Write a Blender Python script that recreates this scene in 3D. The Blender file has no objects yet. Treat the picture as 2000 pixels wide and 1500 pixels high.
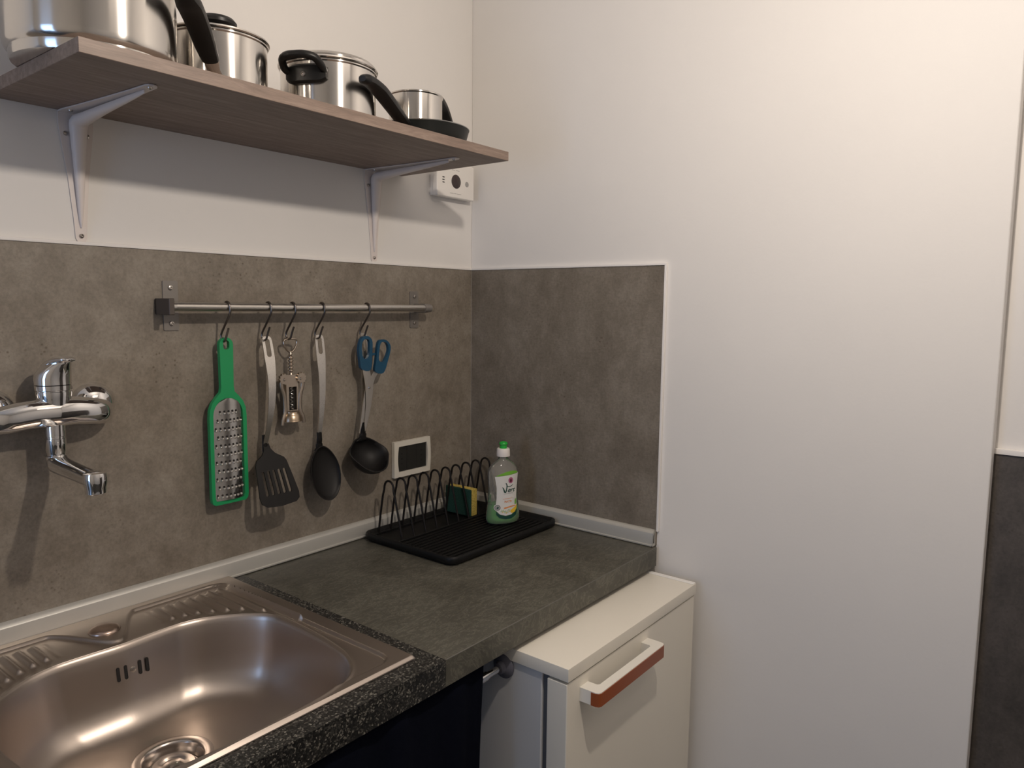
import bpy, bmesh, math, random
from mathutils import Vector, Matrix
from mathutils.geometry import tessellate_polygon
PI = math.pi
C = bpy.context.scene.collection
sc = bpy.context.scene

# ------------------------------------------------------------ camera
cam_d = bpy.data.cameras.new('camera'); cam = bpy.data.objects.new('camera', cam_d); C.objects.link(cam)
yaw, pitch, roll = 0.902159, 0.107042, 0.010723
fw = Vector((math.sin(yaw)*math.cos(pitch), math.cos(yaw)*math.cos(pitch), -math.sin(pitch)))
r0 = Vector((math.cos(yaw), -math.sin(yaw), 0)); u0 = r0.cross(fw)
rr = r0*math.cos(roll)+u0*math.sin(roll); uu = -r0*math.sin(roll)+u0*math.cos(roll)
m = Matrix((rr, uu, -fw)).transposed().to_4x4(); m.translation = Vector((-1.55378, -1.37612, 1.46533))
cam.matrix_world = m
cam_d.sensor_width = 36; cam_d.lens = 1438.63*36/2000; cam_d.clip_start = .02
sc.camera = cam

# ------------------------------------------------------------ world, lights, exposure
w = bpy.data.worlds.new('world'); sc.world = w; w.use_nodes = True
w.node_tree.nodes['Background'].inputs[0].default_value = (.55, .68, 1, 1)
w.node_tree.nodes['Background'].inputs[1].default_value = .3
def light(name, kind, loc, power, col, size=.1, size_y=None, target=None):
    d = bpy.data.lights.new(name, kind); o = bpy.data.objects.new(name, d); C.objects.link(o)
    o.location = loc; d.energy = power; d.color = col
    if kind == 'AREA':
        d.size = size
        if size_y: d.shape = 'RECTANGLE'; d.size_y = size_y
    else: d.shadow_soft_size = size
    if target is not None:
        o.rotation_euler = (Vector(target)-Vector(loc)).to_track_quat('-Z', 'Y').to_euler()
    return o
light('kitchen_lamp', 'POINT', (-.83, -1.18, 2.045), 23, (1, .885, .77), .022)
light('ceiling_fill', 'AREA', (-.62, -2.0, 2.58), 3.5, (1, .86, .74), 1.0, None, (-.62, -1.6, 0))  # unseen warm fill added to lift the shadows, no fixture behind it
light('daylight', 'AREA', (-2.94, -.57, 1.28), 7.5, (.38, .60, 1), .5, 1.36, (0, -.8, .9))
sc.view_settings.view_transform = 'Standard'; sc.view_settings.look = 'None'
sc.view_settings.gamma = 1; sc.view_settings.use_curve_mapping = False; sc.view_settings.exposure = 0
sc.cycles.use_denoising = True
sc.cycles.max_bounces = 8

# ------------------------------------------------------------ materials
def mat(name, col, rough=.5, metal=0, **k):
    m = bpy.data.materials.new(name); m.use_nodes = True
    b = m.node_tree.nodes['Principled BSDF']
    b.inputs['Base Color'].default_value = (*col, 1); b.inputs['Roughness'].default_value = rough
    b.inputs['Metallic'].default_value = metal
    for kk, v in k.items(): b.inputs[kk.replace('_', ' ')].default_value = v
    return m
def nn(m, t, **k):
    n = m.node_tree.nodes.new(t)
    for a, v in k.items():
        if a.startswith('i_'):
            key = a[2:].replace('_', ' ')
            n.inputs[key].default_value = v
        else: setattr(n, a, v)
    return n
def ln(m, a, b): m.node_tree.links.new(a, b)
def coords(m, scale=(1, 1, 1), rot=(0, 0, 0)):
    t = nn(m, 'ShaderNodeTexCoord'); mp = nn(m, 'ShaderNodeMapping')
    mp.inputs['Scale'].default_value = scale; mp.inputs['Rotation'].default_value = rot
    ln(m, t.outputs['Object'], mp.inputs['Vector']); return mp.outputs['Vector']
def noise(m, vec, scale, detail=4, rough=.55, dist=0):
    n = nn(m, 'ShaderNodeTexNoise'); ln(m, vec, n.inputs['Vector'])
    n.inputs['Scale'].default_value = scale; n.inputs['Detail'].default_value = detail
    n.inputs['Roughness'].default_value = rough; n.inputs['Distortion'].default_value = dist
    return n.outputs['Fac']
def ramp(m, fac, stops):
    r = nn(m, 'ShaderNodeValToRGB'); e = r.color_ramp.elements
    while len(e) < len(stops): e.new(.5)
    for i, (p, c) in enumerate(stops):
        e[i].position = p; e[i].color = (*c, 1) if not isinstance(c, (int, float)) else (c, c, c, 1)
    ln(m, fac, r.inputs['Fac']); return r.outputs['Color']
def mix(m, a, b, fac, mode='MIX'):
    x = nn(m, 'ShaderNodeMix', data_type='RGBA', blend_type=mode)
    for s, v in ((0, fac), (6, a), (7, b)):
        if isinstance(v, (int, float)): x.inputs[s].default_value = v
        elif isinstance(v, tuple): x.inputs[s].default_value = (*v, 1)
        else: ln(m, v, x.inputs[s])
    return x.outputs[2]
def bsdf(m): return m.node_tree.nodes['Principled BSDF']
def setcol(m, c): ln(m, c, bsdf(m).inputs['Base Color'])
def bump(m, h, strength=.2, dist=.002):
    b = nn(m, 'ShaderNodeBump'); b.inputs['Strength'].default_value = strength; b.inputs['Distance'].default_value = dist
    ln(m, h, b.inputs['Height']); ln(m, b.outputs['Normal'], bsdf(m).inputs['Normal'])

M = {}
def plaster(name, col):
    p = mat(name, col, .85); v = coords(p)
    a = noise(p, v, 3, 3); setcol(p, mix(p, tuple(c*.94 for c in col), col, a))
    bump(p, noise(p, v, 120, 5), .12, .0015); return p
M['plaster'] = plaster('white_plaster', (.80, .775, .745))
M['plaster_edge'] = plaster('white_sealant', (.86, .83, .80))
M['floor'] = mat('floor_tile', (.06, .055, .05), .5)
def concrete(name, dark, mid, light_, streak):
    c = mat(name, mid, .52); v = coords(c)
    big = noise(c, v, 3.4, 8, .68, .1); med = noise(c, coords(c, (1, 1, .75)), 15, 8, .74, .15)
    col = mix(c, ramp(c, big, [(.33, dark), (.52, mid), (.72, light_)]), ramp(c, med, [(.38, dark), (.5, mid), (.63, light_)]), .5)
    fine = noise(c, v, 160, 4, .7)
    col = mix(c, col, ramp(c, fine, [(.3, .55), (.55, 1.0), (.8, 1.22)]), .45, 'MULTIPLY')
    # small dark pits, gathered in patches
    vo = nn(c, 'ShaderNodeTexVoronoi'); ln(c, v, vo.inputs['Vector']); vo.inputs['Scale'].default_value = 95
    pit = ramp(c, vo.outputs['Distance'], [(.10, 0.0), (.26, 1.0)])
    patch = ramp(c, noise(c, v, 5.5, 3, .6), [(.52, 0.0), (.64, 1.0)])
    col = mix(c, col, mix(c, (1., 1., 1.), mix(c, (.55, .5, .45), (1., 1., 1.), pit), patch), 1.0, 'MULTIPLY')
    # hairline cracks
    wv = noise(c, coords(c, (1.6, 1.6, 1)), 4.5, 9, .8, 1.2)
    crack = ramp(c, wv, [(.497, 1.0), (.5, 0.0), (.503, 1.0)])
    cm = ramp(c, noise(c, v, 2.1, 2), [(.55, 0.0), (.66, 1.0)])
    col = mix(c, col, mix(c, (1., 1., 1.), mix(c, (.6, .55, .5), (1., 1., 1.), crack), cm), .8, 'MULTIPLY')
    st = noise(c, coords(c, (1.0, 1.0, 1.0) if not streak else (1, 3, 60)), 18 if streak else 60, 4, .6)
    col = mix(c, col, ramp(c, st, [(.3, .74), (.7, 1.18)]), .55 if streak else .3, 'MULTIPLY')
    setcol(c, col); bump(c, fine, .12, .0008); return c
M['tile'] = concrete('concrete_look_tile', (.170, .141, .108), (.248, .213, .171), (.335, .296, .244), False)
M['tile_dark'] = concrete('concrete_look_tile_streaked', (.150, .125, .095), (.212, .180, .141), (.285, .25, .205), True)
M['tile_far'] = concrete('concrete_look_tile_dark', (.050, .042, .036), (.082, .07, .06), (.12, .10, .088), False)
M['lam'] = mat('slate_laminate', (.08, .08, .075), .45)
c = M['lam']; v = coords(c)
a = ramp(c, noise(c, v, 6, 7, .65, 1.5), [(.3, (.055, .052, .040)), (.5, (.075, .071, .056)), (.72, (.100, .096, .076))])
wisp = ramp(c, noise(c, coords(c, (1, 2.4, 1), (0, 0, .6)), 22, 8, .72, 2.2), [(.50, 1.0), (.55, 1.9), (.58, 1.0)])
setcol(c, mix(c, a, wisp, .85, 'MULTIPLY')); bump(c, noise(c, v, 45, 6, .6, 1), .35, .0012)
M['granite'] = mat('speckled_granite_laminate', (.03, .03, .028), .38)
c = M['granite']; v = coords(c)
def vor(m, v, s):
    o = nn(m, 'ShaderNodeTexVoronoi'); ln(m, v, o.inputs['Vector']); o.inputs['Scale'].default_value = s
    sp = nn(m, 'ShaderNodeSeparateColor'); ln(m, o.outputs['Color'], sp.inputs[0]); return sp.outputs[0]
g1 = ramp(c, vor(c, v, 390), [(.0, (.005, .005, .005)), (.55, (.014, .014, .013)), (.80, (.046, .044, .039)), (.96, (.15, .142, .122))])
g2 = ramp(c, vor(c, v, 900), [(.0, .55), (.6, 1.0), (.95, 2.0)])
setcol(c, mix(c, g1, g2, 1.0, 'MULTIPLY'))
M['lam_edge'] = mat('worktop_edge', (.13, .125, .11), .4)
def brushed(name, col, rough, axis_scale, s=60, br=.25):
    b = mat(name, col, rough, 1); v = coords(b, axis_scale)
    f = noise(b, v, s, 3, .6)
    r = ramp(b, f, [(.3, rough*.85), (.7, rough*1.2)]); ln(b, r, bsdf(b).inputs['Roughness'])
    bump(b, f, br*.25, .0003); return b
M['sink'] = mat('brushed_sink_steel', (.47, .41, .365), .36, 1)
fb = noise(M['sink'], coords(M['sink'], (1, 60, 60)), 40, 2); ln(M['sink'], ramp(M['sink'], fb, [(.3, .33), (.7, .39)]), bsdf(M['sink']).inputs['Roughness'])
M['steel'] = brushed('brushed_steel', (.60, .57, .53), .30, (1, 40, 40), 30)
M['steel_v'] = brushed('brushed_steel_upright', (.62, .59, .55), .30, (60, 60, 1), 40, .04)
M['alu'] = mat('satin_aluminium', (.60, .585, .54), .38, .45)
M['bracket_steel'] = mat('matt_steel', (.24, .22, .20), .42, .35)
M['chrome'] = mat('chrome', (.80, .79, .78), .06, 1)
M['drain'] = mat('polished_drain_steel', (.58, .53, .49), .2, 1)
def potmat(name, col, rough):
    p = mat(name, col, rough, 1); b = bsdf(p)
    b.inputs['Anisotropic'].default_value = .85; b.inputs['Anisotropic Rotation'].default_value = .25
    t = nn(p, 'ShaderNodeTangent', direction_type='RADIAL', axis='Z'); ln(p, t.outputs[0], b.inputs['Tangent']); return p
M['pot'] = potmat('pot_steel', (.74, .71, .67), .17)
M['screw'] = mat('screw_steel', (.45, .42, .39), .3, 1)
M['dark_hole'] = mat('dark_recess', (.012, .010, .009), .8)
M['black'] = mat('black_plastic', (.008, .0077, .0075), .38, 0, Specular_IOR_Level=.35)
M['nylon'] = mat('black_nylon', (.008, .0072, .007), .5, 0, Specular_IOR_Level=.28)
M['wire'] = mat('black_coated_wire', (.010, .008, .007), .45, 0, Specular_IOR_Level=.25)
M['tray'] = mat('black_tray_plastic', (.006, .006, .006), .5, 0, Specular_IOR_Level=.3)
M['pan'] = mat('pan_coating', (.012, .014, .013), .4, 0, Specular_IOR_Level=.35)
M['green'] = mat('green_plastic', (.012, .30, .10), .38)
M['blue'] = mat('blue_plastic', (.010, .065, .125), .33)
M['nickel'] = mat('antique_nickel', (.47, .40, .33), .3, 1)
M['blade'] = mat('scissor_steel', (.72, .69, .65), .28, 1)
M['white_metal'] = mat('white_enamelled_metal', (.72, .655, .62), .38)
M['white'] = mat('white_plastic', (.80, .77, .73), .45)
M['white_line'] = mat('white_trim_plastic', (.88, .86, .82), .4)
M['frame_white'] = mat('cream_white_plastic', (.72, .68, .60), .4)
M['socket'] = mat('anthracite_plastic', (.026, .025, .023), .4, 0, Specular_IOR_Level=.3)
M['smoke'] = mat('smoked_window', (.045, .03, .03), .2)
M['grey'] = mat('grey_plastic', (.35, .34, .33), .5)
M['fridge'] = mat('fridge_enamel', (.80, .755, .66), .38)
M['fridge_shaded'] = mat('fridge_enamel_shaded', (.60, .60, .60), .42)  # white enamel greyed: the shade on the cabinet sides is in the colour
M['rust'] = mat('terracotta_plastic', (.30, .075, .022), .42)
M['gasket'] = mat('grey_gasket', (.12, .12, .125), .6)
M['rubber'] = mat('grey_rubber', (.12, .12, .15), .55)
M['cloth'] = mat('navy_black_cloth', (.004, .005, .010), 1, 0, Specular_IOR_Level=.05)
bump(M['cloth'], noise(M['cloth'], coords(M['cloth']), 300, 3), .3, .001)
M['sponge'] = mat('yellow_sponge', (.62, .46, .10), .9)
c = M['sponge']; s_ = noise(c, coords(c), 420, 3); setcol(c, ramp(c, s_, [(.35, (.42, .30, .05)), (.6, (.72, .55, .14))])); bump(c, s_, .7, .002)
M['scour'] = mat('dark_green_scourer', (.006, .045, .032), .9)
c = M['scour']; s_ = noise(c, coords(c), 500, 4); setcol(c, ramp(c, s_, [(.35, (.003, .02, .015)), (.65, (.012, .075, .052))])); bump(c, s_, .8, .002)
M['wood'] = mat('grey_oak_laminate', (.3, .23, .19), .5)
c = M['wood']; v = coords(c, (1.2, 14, 14))
g = noise(c, v, 7, 8, .65, .6); g2 = noise(c, coords(c, (4, 90, 90)), 8, 4, .7)
col = ramp(c, g, [(.28, (.165, .118, .094)), (.5, (.235, .172, .138)), (.72, (.325, .248, .202))])
setcol(c, mix(c, col, ramp(c, g2, [(.3, .72), (.65, 1.15)]), .6, 'MULTIPLY')); bump(c, g2, .15, .0006)
M['shell'] = bpy.data.materials.new('clear_bottle_plastic'); M['liquid'] = bpy.data.materials.new('green_soap')
def thin(m, tint, body, facbody, gl):
    m.use_nodes = True; t = m.node_tree; t.nodes.remove(t.nodes['Principled BSDF']); out = t.nodes['Material Output']
    tr = nn(m, 'ShaderNodeBsdfTransparent'); tr.inputs[0].default_value = (*tint, 1)
    df = nn(m, 'ShaderNodeBsdfDiffuse'); df.inputs[0].default_value = (*body, 1)
    gs = nn(m, 'ShaderNodeBsdfGlossy'); gs.inputs['Roughness'].default_value = .08
    m1 = nn(m, 'ShaderNodeMixShader'); m1.inputs[0].default_value = facbody; ln(m, tr.outputs[0], m1.inputs[1]); ln(m, df.outputs[0], m1.inputs[2])
    fr = nn(m, 'ShaderNodeFresnel'); fr.inputs[0].default_value = gl
    m2 = nn(m, 'ShaderNodeMixShader'); ln(m, fr.outputs[0], m2.inputs[0]); ln(m, m1.outputs[0], m2.inputs[1]); ln(m, gs.outputs[0], m2.inputs[2])
    ln(m, m2.outputs[0], out.inputs[0])
thin(M['shell'], (.95, .95, .92), (.75, .72, .66), .17, 1.3)
thin(M['liquid'], (.10, .85, .12), (.02, .60, .03), .50, 1.33)
M['paper'] = mat('white_label', (.72, .71, .68), .45)
M['lab_green'] = mat('leaf_green_print', (.16, .42, .04), .45)
M['lab_dark'] = mat('dark_green_print', (.004, .055, .04), .45)
M['lab_purple'] = mat('magenta_print', (.42, .12, .22), .45)
M['lab_red'] = mat('dark_red_print', (.10, .01, .025), .45)
M['lab_orange'] = mat('orange_print', (.80, .28, .08), .45)
M['lab_yellow'] = mat('yellow_print', (.80, .52, .04), .45)
M['cap_green'] = mat('green_cap_plastic', (.02, .42, .05), .35)
M['cap_white'] = mat('white_cap_plastic', (.80, .74, .70), .4)
M['print_grey'] = mat('grey_print', (.30, .29, .28), .6)

# ------------------------------------------------------------ mesh helpers
class B:
    def __init__(s): s.bm = bmesh.new()
    def ring_faces(s, a, b, closed=True):
        n = len(a)
        for i in range(n if closed else n-1):
            j = (i+1) % n
            try: s.bm.faces.new((a[i], a[j], b[j], b[i]))
            except ValueError: pass
    def loft(s, rings, cap0=True, cap1=True, closed=True):
        vs = [[s.bm.verts.new(p) for p in r] for r in rings]
        for a, b in zip(vs, vs[1:]): s.ring_faces(a, b, closed)
        if cap0: s.bm.faces.new(vs[0][::-1])
        if cap1: s.bm.faces.new(vs[-1])
        return s
    def box(s, x0, x1, y0, y1, z0, z1, bev=0, seg=2):
        t = bmesh.new(); bmesh.ops.create_cube(t, size=1)
        for v in t.verts: v.co = Vector(((x0+x1)/2+v.co.x*(x1-x0), (y0+y1)/2+v.co.y*(y1-y0), (z0+z1)/2+v.co.z*(z1-z0)))
        if bev: bmesh.ops.bevel(t, geom=t.edges[:], offset=bev, segments=seg, affect='EDGES', profile=.7)
        return s.merge(t)
    def merge(s, t, f=None):
        mp = {}
        for v in t.verts: mp[v] = s.bm.verts.new(f(v.co) if f else v.co)
        for fc in t.faces: s.bm.faces.new([mp[v] for v in fc.verts])
        t.free(); return s
    def tube(s, path, r, n=12, closed=False, up=None, sq=None, cap=True):
        """sweep: r = radius, list of radii or list of (rx, ry); up fixes the ry axis"""
        P = [Vector(p) for p in path]; k = len(P)
        R = r if isinstance(r, list) else [r]*k
        rings = []; prev = None
        for i in range(k):
            if closed: t = (P[(i+1) % k]-P[i-1]).normalized()
            else: t = (P[min(i+1, k-1)]-P[max(i-1, 0)]).normalized()
            if up is not None:
                a = t.cross(Vector(up)).normalized()
            else:
                if prev is None:
                    ref = Vector((0, 0, 1)) if abs(t.z) < .9 else Vector((1, 0, 0)); a = t.cross(ref).normalized()
                else: a = (prev-t*prev.dot(t)).normalized()
            prev = a; b = t.cross(a).normalized()
            rx, ry = R[i] if isinstance(R[i], tuple) else (R[i], R[i])
            ring = []
            for j in range(n):
                q = 2*PI*j/n; cx, sx = math.cos(q), math.sin(q)
                if sq:
                    cx = math.copysign(abs(cx)**sq, cx); sx = math.copysign(abs(sx)**sq, sx)
                ring.append(P[i]+a*cx*rx+b*sx*ry)
            rings.append(ring)
        if closed: rings.append(rings[0]); s.loft(rings, False, False)
        else: s.loft(rings, cap, cap)
        return s
    def lathe(s, prof, c=(0, 0, 0), n=48, axis=(0, 0, 1), closed=False):
        A = Vector(axis).normalized(); q = Vector((0, 0, 1)).rotation_difference(A); c = Vector(c)
        rings = []
        for r, z in prof: rings.append([c+q @ Vector((r*math.cos(2*PI*j/n), r*math.sin(2*PI*j/n), z)) for j in range(n)])
        if closed: rings.append(rings[0])
        s.loft(rings, (not closed) and prof[0][0] > 1e-6 and False, False)
        if not closed:
            pass
        return s
    def plate(s, outer, holes, th, f=None, cuts=None):
        """flat plate in (u, v), thickness along w; f maps (u, v, w) to space; cuts = list of v to subdivide at"""
        t = bmesh.new(); loops = [outer]+list(holes)
        tri = tessellate_polygon([[Vector((a, b, 0)) for a, b in l] for l in loops])
        flat = [p for l in loops for p in l]
        lo = [t.verts.new((a, b, 0)) for a, b in flat]; hi = [t.verts.new((a, b, th)) for a, b in flat]
        for a, b, c_ in tri:
            t.faces.new((lo[a], lo[b], lo[c_])); t.faces.new((hi[c_], hi[b], hi[a]))
        k = 0
        for l in loops:
            n = len(l)
            for i in range(n):
                j = (i+1) % n; t.faces.new((lo[k+i], lo[k+j], hi[k+j], hi[k+i]))
            k += n
        for cv in cuts or []:
            bmesh.ops.bisect_plane(t, geom=t.verts[:]+t.edges[:]+t.faces[:], plane_co=(0, cv, 0), plane_no=(0, 1, 0), dist=1e-6)
        return s.merge(t, (lambda co: Vector(f(co.x, co.y, co.z))) if f else None)
    def make(s, name, m, parent=None, angle=35, loc=None):
        bm = s.bm; bmesh.ops.remove_doubles(bm, verts=bm.verts[:], dist=1e-6)
        bmesh.ops.recalc_face_normals(bm, faces=bm.faces[:])
        me = bpy.data.meshes.new(name); bm.to_mesh(me); bm.free()
        for p in me.polygons: p.use_smooth = True
        me.set_sharp_from_angle(angle=math.radians(angle))
        me.materials.append(m if not isinstance(m, str) else M[m])
        o = bpy.data.objects.new(name, me); C.objects.link(o)
        if parent is not None:
            o.parent = parent; o.matrix_parent_inverse = parent.matrix_basis.inverted()
        return o
def tag(o, label, cat, group=None):
    o['label'] = label; o['category'] = cat
    if group: o['group'] = group
    return o
def thing(name, label, cat, loc, group=None):
    o = bpy.data.objects.new(name, None); C.objects.link(o); o.location = loc; o.empty_display_size = .05
    return tag(o, label, cat, group)
def struct(o, label=None):
    o['kind'] = 'structure'
    if label: o['label'] = label
    return o
def rrect(x0, x1, y0, y1, r, n=6):
    pts = []
    for cx, cy, a0 in ((x1-r, y1-r, 0), (x0+r, y1-r, 90), (x0+r, y0+r, 180), (x1-r, y0+r, 270)):
        for i in range(n+1):
            a = math.radians(a0+90*i/n); pts.append((cx+r*math.cos(a), cy+r*math.sin(a)))
    return pts
def circle(cx, cy, r, n=20, ry=None):
    return [(cx+r*math.cos(2*PI*i/n), cy+(ry or r)*math.sin(2*PI*i/n)) for i in range(n)]
def sstep(a, b, x):
    t = max(0, min(1, (x-a)/(b-a))); return t*t*(3-2*t)
def interp(tab, x):
    if x <= tab[0][0]: return tab[0][1]
    for (a, va), (b, vb) in zip(tab, tab[1:]):
        if x <= b: return va+(vb-va)*(x-a)/(b-a)
    return tab[-1][1]
def curve(pts, n=8, closed=False):
    """Catmull-Rom through points"""
    P = [Vector(p) for p in pts]; k = len(P); out = []
    for i in range(k if closed else k-1):
        p0 = P[i-1] if (i or closed) else P[0]; p1 = P[i]; p2 = P[(i+1) % k]
        p3 = P[(i+2) % k] if (closed or i+2 < k) else P[-1]
        for j in range(n):
            t = j/n
            out.append(.5*((2*p1)+(p2-p0)*t+(2*p0-5*p1+4*p2-p3)*t*t+(3*p1-p0-3*p2+p3)*t**3))
    if not closed: out.append(P[-1])
    return out

# ------------------------------------------------------------ setting
H = 2.62; XL = -2.95; YN = -2.95; YE = -1.246
struct(B().box(XL-.1, .3, YN-.1, .1, -.1, 0).make('floor', 'floor'))
struct(B().box(XL-.1, .3, YN-.1, .1, H, H+.1).make('ceiling', 'plaster'))
wl = struct(B().box(XL-.1, .3, 0, .1, 0, H).make('wall_left', 'plaster'), 'white plastered wall carrying the shelf, the utensil rail and the tap')
wr = struct(B().box(0, .3, YE, 0, 0, H, .0015, 1).make('wall_right', 'plaster'), 'plain white plastered wall to the right of the worktop')
wrr = struct(B().box(.05, .3, YN, YE, 0, H).make('wall_right_recess', 'plaster'), 'white wall set back beyond the vertical edge at the far right')
struct(B().box(XL-.1, .3, YN-.1, YN, 0, H).make('wall_rear', 'plaster'))
# side wall with a window opening that lets the daylight in
struct(B().box(XL-.1, XL, YN, -.85, 0, H).box(XL-.1, XL, -.29, 0, 0, H).box(XL-.1, XL, -.85, -.29, 0, .55).box(XL-.1, XL, -.85, -.29, 2.02, H).make('wall_side', 'plaster'))
wf = B()
for a in ((-.85, -.82, .55, 2.02), (-.32, -.29, .55, 2.02), (-.82, -.32, .55, .58), (-.82, -.32, 1.99, 2.02)):
    wf.box(XL-.06, XL+.01, a[0], a[1], a[2], a[3])
struct(wf.make('window_1', 'white'))
ZS = 1.559
B().box(-1.205, -.0035, -.006, 0, .90, ZS, .0006, 1).make('tile_panel', 'tile', wl)
B().box(XL, -1.2065, -.006, 0, .90, ZS, .0006, 1).make('tile_panel', 'tile', wl)
B().box(-.006, 0, -.5935, -.0065, .90, ZS, .0006, 1).make('tile_panel', 'tile_dark', wr)
B().box(-.0062, -.0030, -.0065, -.003, .93, ZS-.0005).make('corner_joint', mat('light_joint', (.42, .40, .37), .7), wl)
B().box(XL, -.001, -.0085, 0, ZS, ZS+.006, .002, 2).make('sealant_bead', 'plaster_edge', wl)
B().box(-.0085, 0, -.5975, -.006, ZS, ZS+.006, .002, 2).box(-.0085, 0, -.5995, -.594, .935, ZS+.005, .002, 2).make('sealant_bead', 'plaster_edge', wr)
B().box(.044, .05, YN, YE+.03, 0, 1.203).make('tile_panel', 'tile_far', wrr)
B().box(.040, .05, YN, YE+.03, 1.203, 1.213, .002, 2).make('sealant_bead', 'plaster_edge', wrr)

# worktop edge trim (satin aluminium sealing rail), hollow section with an open end on the right wall
def rail_prof():
    return [(.006, .0005), (.0215, .0005), (.0215, .0035), (.0185, .0045), (.0175, .026), (.0165, .031), (.013, .0355), (.008, .0385), (.006, .0388)]
pr = rail_prof()
t1 = B().loft([[(x, -a, .9+z) for a, z in pr] for x in (XL, -.0062)]).make('trim_1', 'alu', angle=25)
struct(t1, 'satin aluminium sealing rail along the foot of the left tiles')
outp = [(-a, z) for a, z in pr]
innp = [(-.009, .006), (-.0165, .0065), (-.0155, .026), (-.012, .032), (-.009, .034)]
ip = [(-.0065, .0395)]
t2 = B()
rings = [[(x, y, .9+z) for x, z in outp] for y in (-.0062, -.592)]
t2.loft(rings, True, False)
mpv = [(x, z) for x, z in outp]
t2.plate(outp, [innp], .0015, lambda u, v, ww: (u, -.592+ww, .9+v))
t2 = t2.make('trim_2', 'alu', angle=25)
struct(t2, 'satin aluminium sealing rail along the foot of the right tiles, its end open')
B().plate(innp, [], .02, lambda u, v, ww: (u, -.5905+ww, .9+v)).make('open_end', 'dark_hole', t2)

# ------------------------------------------------------------ worktops
XG = -.7345; XM = -1.037
slate = thing('slate_worktop', 'slate grey laminate worktop in the corner under the dish drainer', 'worktop', (-.36, -.3, .855))
B().box(XG+.0006, -.0125, -.5985, -.0005, .8535, .8985, .0012, 2).box(-.02, -.0005, -.592, -.002, .86, .899).make('board', 'lam', slate)
B().box(XG+.0006, -.0125, -.6, -.5985, .8535, .8993, .0006, 1).make('edge_band', 'lam', slate)
B().box(XG+.001, -.0128, -.6002, -.5978, .8982, .8996, .0005, 1).make('edge_line', 'lam_edge', slate)
gran = thing('granite_worktop', 'black speckled granite-look worktop around the steel sink', 'worktop', (-1.2, -.3, .855))
gb = B()
gb.plate([(XL, -.60), (XG, -.60), (XG, -.0005), (XL, -.0005)], [[(-1.295, -.548), (-1.295, -.04), (-.779, -.04), (-.779, -.548)]], .0462, lambda u, v, ww: (u, v, .8535+ww))
gb.make('board', 'granite', gran)

# ------------------------------------------------------------ sink
sink = thing('kitchen_sink', 'brushed steel inset sink with ribbed corner and one bowl', 'sink', (XM, -.3, .9))
half = [(XM, -.1575), (-.99, -.1545), (-.955, -.153), (-.932, -.1545), (-.900, -.164), (-.864, -.187), (-.833, -.2155), (-.817, -.240), (-.8105, -.272), (-.811, -.343), (-.8165, -.406), (-.826, -.458), (-.844, -.4945), (-.868, -.519), (-.9045, -.5365), (-.942, -.5445), (-.99, -.5475), (XM, -.5485)]
outl = half+[(2*XM-x, y) for x, y in half[::-1][1:-1]]
outl = [(v.x, v.y) for v in curve([(x, y, 0) for x, y in outl], 8, True)]
N = 960; CX, CY = XM, -.345
def radial(poly):
    """distance from centre to the outline for N equal angles"""
    n = len(poly); res = []
    segs = []
    for i in range(n):
        a = poly[i]; b = poly[(i+1) % n]; segs.append((a[0]-CX, a[1]-CY, b[0]-CX, b[1]-CY))
    for k in range(N):
        q = 2*PI*k/N+.0001; dx, dy = math.cos(q), math.sin(q); best = None
        for x0, y0, x1, y1 in segs:
            den = dx*(y1-y0)-dy*(x1-x0)
            if abs(den) < 1e-12: continue
            t = (x0*(y1-y0)-y0*(x1-x0))/den; s_ = (x0*dy-y0*dx)/den
            if t > 0 and -1e-6 <= s_ <= 1+1e-6 and (best is None or t > best): best = t
        res.append(best)
    return res
XS0, XS1, YS0, YS1 = 2*XM+.763, -.763, -.561, -.0195
rb = radial(outl); ro = radial([(XS0, YS0), (XS1, YS0), (XS1, YS1), (XS0, YS1)])
ang = [2*PI*k/N+.0001 for k in range(N)]
for cx_, cy_ in ((XS0, YS0), (XS1, YS0), (XS1, YS1), (XS0, YS1)):     # keep the four corners crisp
    a = math.atan2(cy_-CY, cx_-CX) % (2*PI); k = round(a/(2*PI)*N) % N
    ang[k] = a; ro[k] = math.hypot(cx_-CX, cy_-CY)
def rim_y(u):          # back outline of the bowl at distance u from the sink's middle
    return interp([(abs(x-XM), y) for x, y in half[:10]], abs(u))
def sd_rr(x, y, x0, x1, y0, y1, r):
    qx = abs(x-(x0+x1)/2)-((x1-x0)/2-r); qy = abs(y-(y0+y1)/2)-((y1-y0)/2-r)
    return math.hypot(max(qx, 0), max(qy, 0))+min(max(qx, qy), 0)-r
def deck(x, y):
    u = abs(x-XM)
    sd = sd_rr(x, y, XS0+.027, XS1-.027, YS0+.018, YS1-.0145, .028)
    yb = -.020-.112*math.exp(-(u/.048)**2)-.010*math.exp(-(u/.10)**2)
    low = sstep(-.001, -.0065, sd)*sstep(0.0, .009, yb-y+.0045)
    z = .9062-.0058*low
    z -= .0022*sstep(.0026, .0, XS1-x)+.0022*sstep(.0026, .0, x-XS0)+.0040*max(0, 1-(y-YS0)/.0048)
    # drainer ribs in both back corners
    if .075 < u < .245:
        ph = (u-.080)/.0205; c0 = .080+round(ph)*.0205
        d = abs(u-c0)/.0078
        top = min(yb, -.040)-.013-.5*max(0, u-.225)
        bot = rim_y(c0)+.026+.010*sstep(.18, .24, u)
        if top > bot:
            e = min(top-y, y-bot)
            cap = sstep(0, .010, e)
            z += .0066*cap*max(0, 1-d**2)**1.6*sstep(.076, .10, u)
    # rolled rim of the bowl
    return z
sb = B(); rows = []
MR = 54
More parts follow.
